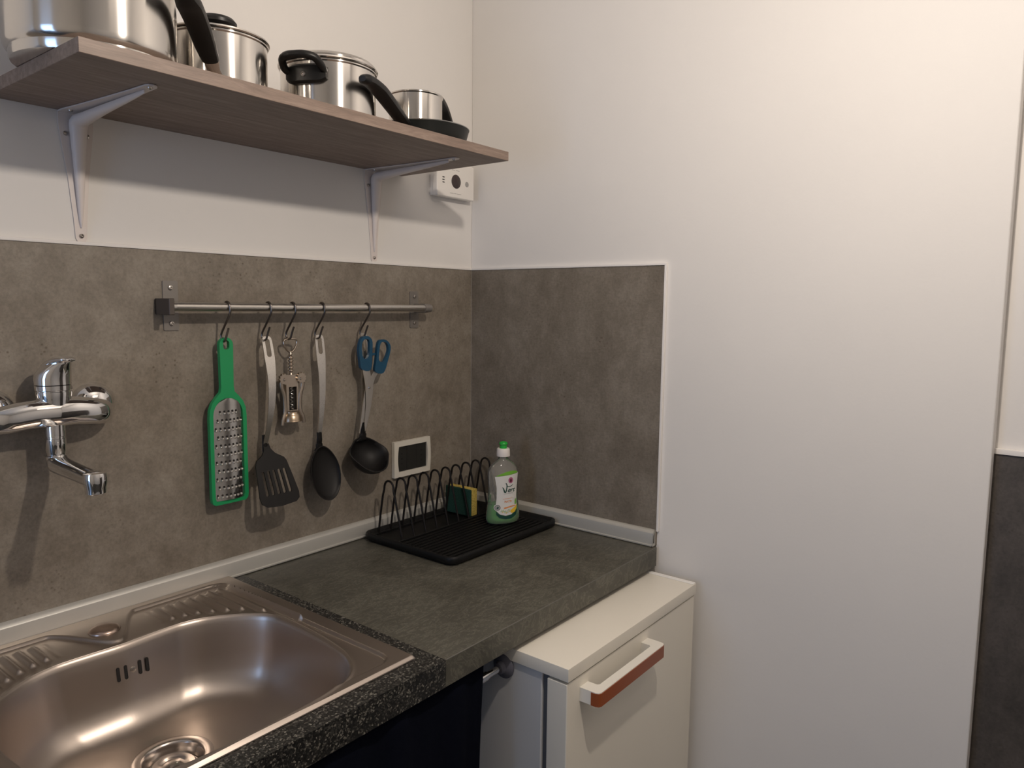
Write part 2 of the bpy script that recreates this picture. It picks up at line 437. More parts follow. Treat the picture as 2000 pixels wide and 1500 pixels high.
for j in range(MR+1):
    t = j/MR; row = []
    for k in range(N):
        r = rb[k]+.0045+(ro[k]-rb[k]-.0045)*t
        x = CX+r*math.cos(ang[k]); y = CY+r*math.sin(ang[k])
        z = deck(x, y)+.0014*math.exp(-((r-rb[k]-.0045)/.0045)**2)
        row.append((x, y, z))
    rows.append(row)
skirt = [(x, y, .9004) for x, y, z in rows[-1]]
# bowl
DX, DY, DR = XM+.004, -.303, .0575
bowl = []
dr_r = []
for k in range(N):
    dx, dy = math.cos(ang[k]), math.sin(ang[k]); ox, oy = CX-DX, CY-DY
    bq = ox*dx+oy*dy; cq = ox*ox+oy*oy-DR*DR
    dr_r.append(-bq+math.sqrt(bq*bq-cq))
prof = [(.0042, .0010), (.0030, .0004), (.0, -.0035), (-.002, -.010), (-.0055, -.030), (-.0105, -.060), (-.0165, -.088), (-.0235, -.104), (-.033, -.117), (-.045, -.1265), (-.060, -.132), (-.078, -.135)]
for d, dz in prof:
    bowl.append([(CX+(rb[k]+d)*math.cos(ang[k]), CY+(rb[k]+d)*math.sin(ang[k]), .9004+dz) for k in range(N)])
for t in (.15, .3, .45, .6, .75, .9, 1.0):
    bowl.append([(CX+((rb[k]-.078)*(1-t)+dr_r[k]*t)*math.cos(ang[k]), CY+((rb[k]-.078)*(1-t)+dr_r[k]*t)*math.sin(ang[k]), .9004-.135-.0035*t) for k in range(N)])
sb.loft([skirt]+rows[::-1]+bowl, False, False)
sb.make('basin', 'sink', sink, angle=60)
zb = .9004-.1385
B().lathe([(.0575, -.001), (.0585, .0006), (.0565, .0012), (.0470, .0006), (.0455, -.0002), (.0445, -.0012), (.043, -.003), (.0415, -.010), (.037, -.018), (.030, -.020), (.0, -.021)], (DX, DY, zb), 64).make('drain_collar', 'drain', sink)
B().lathe([(.0, -.006), (.010, -.0065), (.016, -.010), (.024, -.0125), (.031, -.012), (.034, -.016), (.034, -.019)], (DX, DY, zb), 48).make('strainer_basket', 'drain', sink)
B().lathe([(.0, .0085), (.010, .0080), (.0185, .0060), (.0235, .0025), (.0250, .0), (.0250, -.002)], (XM, -.0865, .9064), 48).make('tap_hole_cap', mat('bronzed_steel', (.50, .39, .33), .28, 1), sink)['label'] = 'round domed cap with a warm sheen over the tap hole'
for du in (-.0235, -.0115, .0115, .0235):
    B().plate(rrect(-.0026, .0026, -.0115, .0115, .0025, 4), [], .0008, lambda u, v, ww, du=du: (XM+.010+du+u, -.1650+v*.167-ww, .857+v)).make('overflow_slot', 'dark_hole', sink)
B().lathe([(.0, .0022), (.0025, .0020), (.0028, .0012), (.0048, .0008), (.0050, -.001)], (XM+.010, -.1648, .857), 24, (0, -1, .12)).make('overflow_screw', 'screw', sink)

# ------------------------------------------------------------ wall shelf and brackets
SX0, SX1, SY, SZ0, SZ1 = -1.134, -.2615, -.339, 1.7785, 1.798
tag(B().box(SX0, SX1, SY, -.0008, SZ0, SZ1, .0006, 1).make('wall_shelf', 'wood'), 'grey-brown wood grain wall shelf holding the steel pots', 'shelf')
def bracket(x, label):
    o = thing('shelf_bracket', label, 'bracket', (x, 0, 1.567), 'white brackets under the shelf')
    L1, L2 = .215, .275
    def flange(L):      # half widths along the arm
        return [(.0, .027), (.02, .0275), (.05, .024), (L*.5, .0165), (L*.8, .011), (L-.008, .009), (L-.002, .006), (L, .0)]
    def arm(L, fm, name):
        f = flange(L); poly = [(w_, s_) for s_, w_ in f]+[(-w_, s_) for s_, w_ in f[::-1][1:]]
        B().plate(poly, [], .002, fm).make(name, 'white_metal', o)
    arm(L1, lambda u, v, ww: (x+u, -ww-.0004, SZ0-.001-v), 'wall_arm')
    arm(L2, lambda u, v, ww: (x+u, -.0004-v, SZ0-.0004-ww), 'shelf_arm')
    # hollow pressed rib running round the corner
    path = []; rad = []
    z1 = SZ0-.003
    pts = [(-.003, z1-L1+.028, .0010), (-.0045, z1-L1+.05, .004), (-.008, z1-.10, .0085), (-.011, z1-.045, .0125), (-.0150, z1-.0150, .0150), (-.045, z1-.011, .0125), (-.11, z1-.0075, .0085), (-.20, z1-.004, .0045), (-L2+.028, z1-.002, .0010)]
    path = curve([(x, a, b) for a, b, r_ in pts], 4)
    for i in range(len(path)):
        k = min(i//4, len(pts)-2); t = (i % 4)/4 if i < len(path)-1 else 1
        r_ = pts[k][2]*(1-t)+pts[k+1][2]*t; rad.append((max(.0008, r_*.62+.002), max(.0008, r_)))
    B().tube(path, rad, 14, up=(1, 0, 0)).make('rib', 'white_metal', o)
    for (sx, sz) in ((-.0165, SZ0-.036), (.0165, SZ0-.036), (.0, SZ0-.001-L1+.012)):
        B().lathe([(.0, .0014), (.0011, .0014), (.0013, .0032), (.0036, .0022), (.0040, .0)], (x+sx, -.0022, sz), 20, (0, -1, 0)).make('screw', 'screw', o)
    for (sx, sy) in ((-.0165, -.026), (.0, -L2+.012)):
        B().lathe([(.0, .0014), (.0011, .0014), (.0013, .0032), (.0036, .0022), (.0040, .0)], (x+sx, sy, SZ0-.0022), 20, (0, 0, -1)).make('screw', 'screw', o)
bracket(-1.008, 'white metal shelf bracket nearer the tap, under the stockpot end')
bracket(-.3545, 'white metal shelf bracket nearer the room corner, beside the gas detector')

# ------------------------------------------------------------ pots
ZP = SZ1+.0003
def pot_body(c, r, h, flare=.0, base=.006):
    """outer skin, rolled rim, inner skin"""
    p = [(.0, 0), (r-.014, 0), (r-.009, .0008), (r-.0075, .004), (r-.007, base), (r-.0035, base+.002), (r-.0008, base+.007), (r, base+.014), (r+flare, h-.004), (r+flare+.0022, h-.002), (r+flare+.0024, h), (r+flare+.001, h+.0012), (r+flare-.0008, h), (r+flare-.0015, h-.006), (r-.0016, base+.015), (r-.010, base+.003), (.0, base+.0025)]
    return B().lathe(p, c, 72)
def sub(parent, b, name, m, **k):
    return b.make(name, m, parent, **k)
def loop_handle(parent, c, r, z, dirv, name='handle', w_=.043, out=.036, rise=.010):
    """side loop handle of black plastic: mounting block and a loop standing out from the wall of the pot"""
    d = Vector((dirv[0], dirv[1], 0)).normalized(); t = Vector((-d.y, d.x, 0)); c = Vector((c[0], c[1], 0))
    def P(a, o_, zz): return c+d*(math.sqrt(max(r*r-a*a, 0))*1.0+o_)+t*a+Vector((0, 0, zz))
    b = B()
    for i in range(1):
        rings = []
        for a in [x*w_/6 for x in range(-6, 7)]:
            e = 1-abs(a/w_)**6*.35
            rings.append([P(a, -.001, z-.020*e), P(a, .006, z-.021*e), P(a, .0105, z-.017*e), P(a, .0105, z+.009*e), P(a, .006, z+.013*e), P(a, -.001, z+.012*e)])
        b.loft(rings)
    pts = [P(-w_*.86, .004, z+.002), P(-w_*.93, .018, z+rise*.3), P(-w_*.80, out-.004, z+rise*.85), P(-w_*.42, out+.003, z+rise), P(0, out+.004, z+rise), P(w_*.42, out+.003, z+rise), P(w_*.80, out-.004, z+rise*.85), P(w_*.93, .018, z+rise*.3), P(w_*.86, .004, z+.002)]
    pts = curve(pts, 5)
    b.tube(pts, (.0070), 12, up=(0, 0, 1))
    h = b.make(name, 'black', parent)
    B().lathe([(.0, .001), (.0014, .001), (.0016, .0024), (.0042, .0016), (.0045, 0)], P(0, .0102, z-.006), 16, d).make('screw', 'screw', h)
    return h

sp = thing('stockpot', 'tallest steel stockpot at the left end of the shelf, overhanging the edge', 'pot', (-1.055, -.195, ZP))
pot_body((-1.055, -.195, ZP), .113, .215, .0, .014).make('body', 'pot', sp)
loop_handle(sp, (-1.055, -.195), .113, ZP+.165, (1, .5)); loop_handle(sp, (-1.055, -.195), .113, ZP+.165, (-1, -.5))

p2c = (-.834, -.152); p2r = .082; p2h = .108
p2 = thing('saucepan', 'steel saucepan with a long black handle beside the stockpot', 'pot', (*p2c, ZP))
pot_body((*p2c, ZP), p2r, p2h).make('body', 'pot', p2)
hd = B()
hp = curve([(-0.8949, -0.2360, 1.8482), (-0.9108, -0.2500, 1.8615), (-0.9357, -0.2750, 1.8796), (-0.9642, -0.3050, 1.8921), (-0.9921, -0.3350, 1.8959)], 6)
hw = [(interp([(0, .0130), (.3, .0165), (.8, .0185), (1, .012)], i/(len(hp)-1)), interp([(0, .0085), (.3, .0105), (.85, .011), (1, .006)], i/(len(hp)-1))) for i in range(len(hp))]
h = B().tube(hp, hw, 14, up=(0, 0, 1), sq=.75).make('handle', 'black', p2)
hsk = (-0.8925, -0.2320, 1.8495)
B().tube([hsk, (hsk[0]+.010, -.222, hsk[2]-.012), (-.868, -.2155, hsk[2]-.022)], [(.012, .008), (.011, .006), (.010, .003)], 14, up=(0, 0, 1)).make('handle_socket', 'pot', p2)
B().lathe([(.0, .0012), (.0035, .0008), (.0038, 0)], (-0.9175, -0.2620, 1.8634), 14, (-.5, -.8, -.35)).make('rivet', 'screw', h)
lid2 = thing('pot_lid', 'steel lid with a wide black knob on the long-handled saucepan', 'lid', (*p2c, ZP+p2h))
zl = ZP+p2h+.0022
B().lathe([(p2r-.004, -.0005), (p2r+.0035, -.0005), (p2r+.0048, .0010), (p2r+.0045, .0032), (p2r+.001, .0046), (p2r-.003, .0062), (p2r-.006, .0060), (p2r-.009, .0078), (p2r*.6, .0150), (p2r*.3, .0185), (.0, .0195)], (*p2c, zl), 72).make('lid_plate', 'pot', lid2)
B().lathe([(.0, .014), (.011, .014), (.010, .018), (.014, .021), (.026, .024), (.033, .028), (.0335, .033), (.029, .0385), (.014, .041), (.0, .0415)], (*p2c, zl), 40).make('knob', 'black', lid2)

p3c = (-.628, -.190); p3r = .0885; p3h = .103
p3 = thing('casserole', 'two-handled steel casserole in the middle of the shelf', 'pot', (*p3c, ZP))
pot_body((*p3c, ZP), p3r, p3h).make('body', 'pot', p3)
loop_handle(p3, p3c, p3r, ZP+.079, (-.90, -.43), rise=.018, w_=.039); loop_handle(p3, p3c, p3r, ZP+.079, (.865, .50), rise=.020)
lid3 = thing('pot_lid', 'steel lid without a visible knob, set on the two-handled casserole', 'lid', (*p3c, ZP+p3h))
zl = ZP+p3h+.0022
B().lathe([(p3r-.004, -.0005), (p3r+.0035, -.0005), (p3r+.0048, .0012), (p3r+.0042, .0035), (p3r+.0005, .0050), (p3r+.001, .0075), (p3r-.001, .0100), (p3r-.004, .0128), (p3r-.010, .0138), (p3r-.014, .0125), (p3r-.022, .0122), (p3r*.4, .0125), (.0, .0125)], (*p3c, zl), 72).make('lid_plate', 'pot', lid3)

pnc = (-.378, -.195); pnr = .098
pn = thing('frying_pan', 'black frying pan on the shelf under the small saucepan', 'pan', (*pnc, ZP))
B().lathe([(.0, 0), (.074, 0), (.079, .0015), (.086, .010), (.093, .024), (pnr, .042), (pnr+.0008, .0434), (pnr-.0008, .0436), (pnr-.003, .040), (.090, .024), (.083, .0105), (.078, .0045), (.0, .0035)], (*pnc, ZP), 72).make('body', 'pan', pn)
B().lathe([(pnr+.0008, .0428), (pnr+.0013, .0440), (pnr, .0450), (pnr-.0014, .0442), (pnr-.0008, .0430)], (*pnc, ZP), 72, closed=True).make('rim', mat('bare_pan_edge', (.45, .45, .44), .3, 1), pn)
hp = curve([(-.462, -.232, ZP+.030), (-.492, -.246, ZP+.036), (-.540, -.268, ZP+.050), (-.590, -.290, ZP+.064), (-.628, -.306, ZP+.0685), (-.652, -.316, ZP+.066)], 6)
hw = [(interp([(0, .011), (.25, .0145), (.6, .0165), (.9, .013), (1, .007)], i/(len(hp)-1)), interp([(0, .008), (.4, .0105), (.9, .009), (1, .005)], i/(len(hp)-1))) for i in range(len(hp))]
B().tube(hp, hw, 14, up=(0, 0, 1), sq=.8).make('handle', 'black', pn)

p4c = (-.398, -.190); p4r = .0570; z4 = ZP+.0050; p4h = .104
p4 = thing('small_saucepan', 'smallest steel saucepan, open, standing in the black frying pan', 'pot', (*p4c, z4))
pot_body((*p4c, z4), p4r, p4h, 0, .006).make('body', 'pot', p4)
hp = curve([(-0.3184, -0.1550, 1.9303), (-0.2916, -0.1450, 1.9321), (-0.2609, -0.1300, 1.9237), (-0.2400, -0.1200, 1.9108), (-0.2206, -0.1100, 1.8958)], 6)
B().tube(hp, [(.020, .010)]*(len(hp)-1)+[(.014, .006)], 14, up=(0, 0, 1), sq=.8).make('handle', 'black', p4)

# ------------------------------------------------------------ gas detector
gd = thing('gas_detector', 'white gas detector box on the wall under the shelf end', 'detector', (-.094, 0, 1.742))
B().box(-.163, -.021, -.012, -.0004, 1.745, 1.829, .003).make('back_plate', 'white', gd)
B().box(-.1665, -.0245, -.030, -.012, 1.7425, 1.8315, .005, 3).make('housing', 'white', gd)
for i, zz in enumerate((1.7910, 1.7845, 1.778)):
    B().box(-.1475, -.1395, -.0306, -.0296, zz-.0012, zz+.0012, .0004, 1).make('grille_slot', 'dark_hole', gd)
B().lathe([(.0, .0012), (.0165, .0010), (.0180, 0)], (-.0955, -.0300, 1.7850), 32, (0, -1, 0)).make('sensor_window', 'smoke', gd)
B().lathe([(.0, .0010), (.0065, .0008), (.0070, 0)], (-.0535, -.0300, 1.7830), 24, (0, -1, 0)).make('test_button', 'grey', gd)
for a, b_, zz in ((-.119, -.105, 1.7538), (-.103, -.095, 1.7538), (-.093, -.076, 1.7538), (-.112, -.100, 1.8135), (-.097, -.083, 1.8135)):
    B().box(a, b_, -.0303, -.0298, zz-.0005, zz+.0005).make('fine_print', 'print_grey', gd)

# ------------------------------------------------------------ utensil rail
RY_, RZ_ = -.050, 1.4555
rl = thing('utensil_rail', 'brushed steel utensil rail screwed to the grey tiles', 'rail', (-.55, 0, RZ_))
B().tube([(-.882, RY_, RZ_), (-.218, RY_, RZ_-.001)], .0085, 24).make('tube', 'steel', rl)
for xc, za, zb2 in ((-.860, 1.4105, 1.5035), (-.228, 1.4045, 1.4965)):
    B().plate(rrect(xc-.0145, xc+.0145, za, zb2, .002, 3), [], .0025, lambda u, v, ww: (u, -.0062-ww, v)).make('wall_plate', 'bracket_steel', rl)
    for zz in (za+.013, zb2-.013):
        B().lathe([(.0, .0012), (.0016, .0012), (.0018, .0030), (.0042, .0024), (.0048, .0)], (xc, -.0087, zz), 20, (0, -1, 0)).make('screw', 'screw', rl)
B().box(-.8900, -.8800, -.062, -.0087, RZ_-.0150, RZ_+.0150, .001, 1).box(-.8900, -.861, -.0127, -.0087, RZ_-.0150, RZ_+.0150, .001, 1).make('arm', mat('shaded_steel', (.10, .082, .07), .45, .3), rl)
B().tube([(-.8805, RY_, RZ_), (-.873, RY_, RZ_)], [.0100, .0085], 20).make('collar', 'steel', rl)
B().box(-.2300, -.2180, RY_, -.0087, RZ_-.012, RZ_+.010, .001, 1).tube([(-.2360, RY_, RZ_-.001), (-.2130, RY_, RZ_-.001)], .0098, 24).make('arm', 'bracket_steel', rl)

hooks = [(-.7700, 'S-hook over the rail holding the green grater'), (-.6790, 'S-hook over the rail holding the slotted turner'), (-.6210, 'S-hook over the rail holding the corkscrew'), (-.5465, 'S-hook over the rail holding the black serving spoon'), (-.4195, 'S-hook over the rail holding the ladle and the blue-handled scissors')]
HY = -.030          # depth at which the tools hang
def hook_path(x):
    R = .0100; pts = []
    for i in range(9):
        a = math.radians(10+165*i/8); pts.append((x, RY_+R*math.cos(a), RZ_+R*math.sin(a)))
    pts.append((x, RY_-.0095, RZ_-.012)); pts.append((x, -.040, RZ_-.036)); pts.append((x, -.0268, RZ_-.052))
    for i in range(7):
        a = math.radians(-5-155*i/6); pts.append((x, -.0340+.0088*math.cos(a), 1.3965+.0088*math.sin(a)))
    pts.append((x, -.0480, 1.4055)); pts.append((x, -.0530, 1.4140))
    return pts
h0 = None
for x, lab in hooks:
    if h0 is None:
        h0 = B().tube(curve([(p[0]-x, p[1], p[2]) for p in hook_path(x)], 3), .0021, 10).make('s_hook', mat('dark_steel_wire', (.16, .14, .125), .35, 1)); o = h0
    else: o = h0.copy(); C.objects.link(o)
    o.location = (x, 0, 0); tag(o, 'thin steel '+lab, 'hook', 'S-hooks on the utensil rail')

# ------------------------------------------------------------ grater
gx = -.7650; gz = 1.3955; gy = -.030
gr = thing('grater', 'green framed hand grater hanging leftmost on the rail', 'grater', (gx, gy, 1.063))
def body_out(hw, zt, zb_, neck=None):
    return None
go = []
for i in range(13):
    a = math.radians(180*i/12); go.append((.0145*math.cos(a), -.0145+.0145*math.sin(a)))
go += [(-.0140, -.05), (-.0135, -.098), (-.0150, -.108), (-.024, -.117), (-.033, -.128), (-.0385, -.142), (-.0400, -.158)]
go += [(-.0400, -.318), (-.0385, -.328), (-.033, -.3330)]
go += [(-a, b) for a, b in go[::-1][:10]]
gi = []
for i in range(13):
    a = math.radians(180*i/12); gi.append((.0320*math.cos(a), -.154+.034*math.sin(a)))
gi += [(-.0325, -.318), (-.030, -.3255), (.030, -.3255), (.0325, -.318)]
B().plate(go, [rrect(-.0066, .0066, -.0240, -.0055, .0062, 5), gi], .009, lambda u, v, ww: (gx+u, gy+.0045-ww, gz+v)).make('frame', 'green', gr, angle=50)
def gsurf(u, v): return gy-.0015-.0065*(1-(u/.032)**2)
gb = B()
gi2 = [(u*1.0, v) for u, v in gi]
tb = bmesh.new(); nu = 16
rowsg = []
for jj in range(31):
    v_ = -.1205-.2045*jj/30
    hw_ = .0322 if v_ < -.154 else .0320*math.sqrt(max(0.02, 1-((v_+.154)/.034)**2))
    rowsg.append([(gx+hw_*(2*i/nu-1), gsurf(hw_*(2*i/nu-1), v_), gz+v_) for i in range(nu+1)])
gb.loft(rowsg, False, False, closed=False); tb.free()
gb.make('grating_plate', mat('grater_steel', (.62, .60, .57), .22, 1), gr)
dt = B(); dh = B()
for j in range(11):
    v_ = -.146-.0168*j
    for i in range(7):
        u = -.0252+.0084*i+(.0018 if j % 2 else -.0018)
        if abs(u) > .0275 or (j == 0 and abs(u) > .022): continue
        y_ = gsurf(u, v_)
        dh.lathe([(.0, .0003), (.0023, .0002), (.0023, -.0002)], (gx+u, y_-.0002, gz+v_), 8, (0, -1, 0))
        dt.lathe([(.0, .0032), (.0014, .0027), (.0025, .0012), (.0029, .0)], (gx+u, y_, gz+v_-.0042), 8, (0, -1, .2))
o = dt.make('grating_teeth', 'blade', gr); o['kind'] = 'stuff'
o = dh.make('grating_holes', 'dark_hole', gr); o['kind'] = 'stuff'

# ------------------------------------------------------------ steel handled kitchen tools
def bowed(v, L, amp): t = max(0, min(1, v/L)); return amp*math.sin(PI*t)**1.0
def tool_handle(parent, x, z0, L, amp, xdrift=0, y0=-.030, wtop=.0115, wmid=.0090, wend=.0048, yend=0):
    f = [(0, wtop*.55), (.003, wtop*.86), (.010, wtop), (.045, wtop*1.02), (.09, wmid), (L*.62, wmid*.85), (L*.85, wend*1.15), (L, wend)]
    outer = [(w_, -v) for v, w_ in f]+[(-w_, -v) for v, w_ in f[::-1]]
    hole = rrect(-.0055, .0055, -.042, -.0045, .0050, 5)
    B().plate(outer, [hole], .0016, lambda u, v, ww: (x+u+xdrift*(-v/L), y0-bowed(-v, L, amp)+yend*(-v/L)-ww, z0+v), [-L*i/20 for i in range(1, 20)]).make('handle', 'steel_v', parent, angle=40)
Z0 = 1.3950
sx = -.6730
tn = thing('slotted_turner', 'black slotted turner with a steel handle on the rail', 'turner', (sx, -.03, 1.02))
tool_handle(tn, sx, Z0, .232, .024, -.010)
to = [(-.006, 0), (-.0085, -.014), (-.016, -.024), (-.032, -.034), (-.0365, -.045), (-.045, -.108), (-.043, -.122), (-.033, -.130), (.0, -.133), (.036, -.130), (.0455, -.123), (.0475, -.110), (.0375, -.040), (.0335, -.033), (.016, -.022), (.0085, -.012), (.006, 0)]
slots = []
for i in range(5):
    cu = -.0245+.0125*i; k = .16
    slots.append([(cu*1.0+a, b) for a, b in rrect(-.0032, .0032, -.108, -.056, .003, 3)])
slots = [[(a+(a)*(-(b+.05))*1.6, b) for a, b in s_] for s_ in slots]
def tmap(u, v, ww):
    f_ = -v/.133
    return (sx-.010+u+.002, -.030-.004*math.sin(f_*3)-.052*f_**1.15-ww-.15*u*0, Z0-.224+v*.93)
B().plate(to, slots, .0028, tmap, [-.133*i/12 for i in range(1, 12)]).make('slotted_blade', 'nylon', tn, angle=50)
B().tube([(sx-.010, -.0315, Z0-.205), (sx-.010, -.0325, Z0-.240)], [(.0062, .0032), (.0068, .0030)], 12, up=(0, 1, 0)).make('neck', 'nylon', tn)

def spoonbowl(parent, cx, cz, cy, hw, hh, depth, tilt, name):
    """shallow oval bowl, opening towards the room; thickness by an inner and an outer skin"""
    b = B(); rings = []; n = 40
    prof_ = [(0, depth), (.3, depth*.93), (.6, depth*.70), (.8, depth*.42), (.94, depth*.12), (1.0, -.001), (1.0, -.0028), (.955, -.0028), (.92, depth*.05), (.78, depth*.33), (.58, depth*.60), (.3, depth*.80), (0.0, depth*.87)]
    for k_, dd in prof_:
        ring = []
        for j in range(n):
            a = 2*PI*j/n; u = hw*k_*math.sin(a); v = hh*k_*math.cos(a)
            if v > 0: u *= 1-.18*(v/hh)**2
            ring.append((cx+u, cy+dd-tilt*(-(v))*1.0, cz+v))
        rings.append(ring)
    b.loft(rings, False, False); return b
ssx = -.5410
ss = thing('serving_spoon', 'black oval serving spoon with a steel handle on the rail', 'spoon', (ssx, -.03, 1.02))
tool_handle(ss, ssx, Z0, .232, .012, -.004)
bb = spoonbowl(ss, ssx-.001, 1.0870, -.047, .0400, .0600, .013, .24, 'bowl')
bb.make('bowl', 'nylon', ss, angle=60)
B().tube(curve([(ssx-.004, -.0315, 1.178), (ssx-.004, -.0320, 1.162), (ssx-.003, -.0290, 1.150), (ssx-.002, -.0290, 1.138)], 4), [(.0065, .0035)]*4+[(.0070, .004)]*4+[(.009, .0045)]*3+[(.013, .0045), (.016, .003)], 12, up=(0, 1, 0)).make('neck', 'nylon', ss)

lx = -.4150
ld = thing('soup_ladle', 'black ladle with a steel handle behind the scissors', 'ladle', (lx, -.03, 1.06))
tool_handle(ld, lx, Z0+.001, .232, .006, -.004)
lc = Vector((-.4225, -.0600, 1.1120)); nrm = Vector((0.06, -.75, .66)).normalized()
q = Vector((0, 0, 1)).rotation_difference(nrm)
lb = B(); rings = []; n = 48; LR = .0490
for (k_, dz_) in [(0, -1), (.2, -.98), (.42, -.907), (.62, -.785), (.78, -.626), (.90, -.436), (.97, -.243), (1.0, -.03), (1.02, .02), (.99, .035), (.955, .02), (.93, -.22), (.86, -.42), (.74, -.60), (.58, -.75), (.38, -.865), (.0, -.93)]:
    ring = []
    for j in range(n):
        a = 2*PI*j/n; spout = 1+.17*max(0, math.cos(a-0.12))**14*max(0, (dz_+.5)/.5 if dz_ > -.5 else 0)
        spout2 = 1+.17*max(0, -math.cos(a+.12))**14*max(0, (dz_+.5)/.5 if dz_ > -.5 else 0)
        rr_ = LR*k_*spout*spout2
        ring.append(lc+q @ Vector((rr_*math.cos(a), rr_*math.sin(a), LR*.80*dz_)))
    rings.append(ring)
lb.loft(rings, False, False); lb.make('bowl', 'nylon', ld, angle=60)
B().tube(curve([(lx-.004, -.0315, 1.185), (lx-.004, -.0315, 1.168), (lx-.0035, -.0300, 1.156), (lx-.003, -.0280, 1.142)], 4), [(.0065, .0035)]*4+[(.0070, .004)]*4+[(.010, .0045)]*3+[(.016, .0045), (.020, .003)], 12, up=(0, 1, 0)).make('neck', 'nylon', ld)

# ------------------------------------------------------------ winged corkscrew
kx = -.6165; ky = -.0325
ck = thing('winged_corkscrew', 'antique nickel winged corkscrew hanging between turner and spoon', 'corkscrew', (kx, ky, 1.2))
def K(u, z, dy=0): return (kx+u, ky+dy, z)
B().tube([K(a, b) for a, b in ((-.0145, 1.3865), (-.0165, 1.383), (-.0155, 1.376), (-.0095, 1.366), (-.0030, 1.3605), (.0035, 1.3605), (.0100, 1.366), (.0160, 1.376), (.0170, 1.3835), (.0150, 1.387), (.006, 1.3885), (-.006, 1.3885))], .0023, 10, closed=True).make('ring', 'nickel', ck)
prof = [(.0, 1.3610), (.0025, 1.3600), (.0040, 1.3555), (.0028, 1.3520)]
z = 1.3500
for i in range(5):
    prof += [(.0055, z), (.0058, z-.0020), (.0032, z-.0040), (.0030, z-.0056)]; z -= .0070
prof += [(.0040, z), (.0042, 1.285), (.0, 1.2845)]
B().lathe(prof, K(0, 0), 20).make('rack_stem', 'nickel', ck)
fo = [(-.0175, 1.3120), (.0175, 1.3120), (.0180, 1.300), (.0150, 1.2900), (.0140, 1.2300), (-.0140, 1.2300), (-.0150, 1.2900), (-.0180, 1.300)]
B().plate(fo, [[(-.0085, 1.2860), (.0105, 1.2860), (.0105, 1.2360), (-.0085, 1.2360)]], .009, lambda u, v, ww: (kx+u, ky+.0045-ww, v)).make('body', 'nickel', ck)
B().box(kx-.009, kx+.011, ky+.0030, ky+.0042, 1.235, 1.287).make('cage_shade', 'dark_hole', ck)  # dark sheet painted in place of the shade inside the frame opening
wp = []
for i in range(60): wp.append(K(.0030*math.cos(i*.62)+.001, 1.2840-i*.00078, .0030*math.sin(i*.62)))
B().tube(wp, .0010, 6).make('screw_worm', 'blade', ck)
B().lathe([(.0145, 1.2330), (.0160, 1.2330), (.0165, 1.2290), (.0185, 1.2260), (.0205, 1.2230), (.0215, 1.2160), (.0225, 1.2125), (.0215, 1.2118), (.019, 1.2150), (.0150, 1.2250), (.0145, 1.2330)], K(0, 0), 36).make('bell', mat('aged_brass_nickel', (.42, .33, .24), .3, 1), ck)
for s_ in (-1, 1):
    g = []
    cx_, cz_ = .0215*s_, 1.3040
    for i in range(22):
        a = 2*PI*i/22; r_ = (.0125 if i % 2 else .0098); g.append((cx_+r_*math.cos(a), cz_+r_*math.sin(a)))
    a_ = B(); a_.plate(g, [], .006, lambda u, v, ww: (kx+u, ky-.0020-ww, v))
    arm = curve([K(.0265*s_, 1.3000, -.0045), K(.0255*s_, 1.285, -.0045), K(.0200*s_, 1.268, -.0045), K(.0185*s_, 1.245, -.0045), K(.0195*s_, 1.231, -.0050), K(.0250*s_, 1.218, -.0060), K(.0270*s_, 1.2060, -.0060)], 4)
    a_.tube(arm, [(.0045, .0028)]*(len(arm)-6)+[(.0040, .0028)]*6, 10, up=(0, 1, 0))
    a_.make('lever_arm', 'nickel', ck)
    B().lathe([(.0, .0022), (.0022, .0018), (.0032, .0)], (kx+.0205*s_-.001, ky-.0080, 1.3030), 14, (0, -1, 0)).make('rivet', 'nickel', ck)

# ------------------------------------------------------------ scissors
sy = -.0460
sc_ = thing('kitchen_scissors', 'kitchen scissors with dark blue handles hanging in front of the ladle', 'scissors', (-.41, sy, 1.16))
def S2(pts): return [(a, b) for a, b in pts]
lo = [(-0.4409, 1.3764), (-0.4332, 1.3868), (-0.4210, 1.3900), (-0.4102, 1.3862), (-0.4034, 1.3752), (-0.4045, 1.3488), (-0.4097, 1.3105), (-0.4358, 1.3133), (-0.4415, 1.3362), (-0.4442, 1.3565)]
li = [(-0.4350, 1.3715), (-0.4288, 1.3808), (-0.4211, 1.3829), (-0.4134, 1.3791), (-0.4120, 1.3671), (-0.4139, 1.3468), (-0.4217, 1.3364), (-0.4309, 1.3393), (-0.4352, 1.3525)]
ro_ = [(-0.3837, 1.3757), (-0.3741, 1.3803), (-0.3612, 1.3787), (-0.3499, 1.3697), (-0.3468, 1.3561), (-0.3552, 1.3306), (-0.3701, 1.3007), (-0.3956, 1.3060), (-0.3921, 1.3325), (-0.3887, 1.3602)]
ri = [(-0.3790, 1.3695), (-0.3726, 1.3742), (-0.3613, 1.3726), (-0.3549, 1.3638), (-0.3550, 1.3503), (-0.3666, 1.3299), (-0.3763, 1.3268), (-0.3842, 1.3333), (-0.3824, 1.3539)]
def sm(pts): return [(v.x, v.y) for v in curve([(a, b, 0) for a, b in pts], 4, True)]
b1 = [(-0.4342, 1.3192), (-0.4127, 1.3179), (-0.4083, 1.2971), (-0.4022, 1.2846), (-0.4008, 1.2687), (-0.4076, 1.2279), (-0.4223, 1.1783), (-0.4271, 1.1667), (-0.4284, 1.1839), (-0.4232, 1.2294), (-0.4242, 1.2694), (-0.4270, 1.2876)]
b2 = [(-0.3924, 1.3119), (-0.3781, 1.3085), (-0.3927, 1.2900), (-0.4024, 1.2676), (-0.4185, 1.2289), (-0.4410, 1.1636), (-0.4425, 1.1638), (-0.4342, 1.2124), (-0.4259, 1.2562), (-0.4147, 1.2831)]
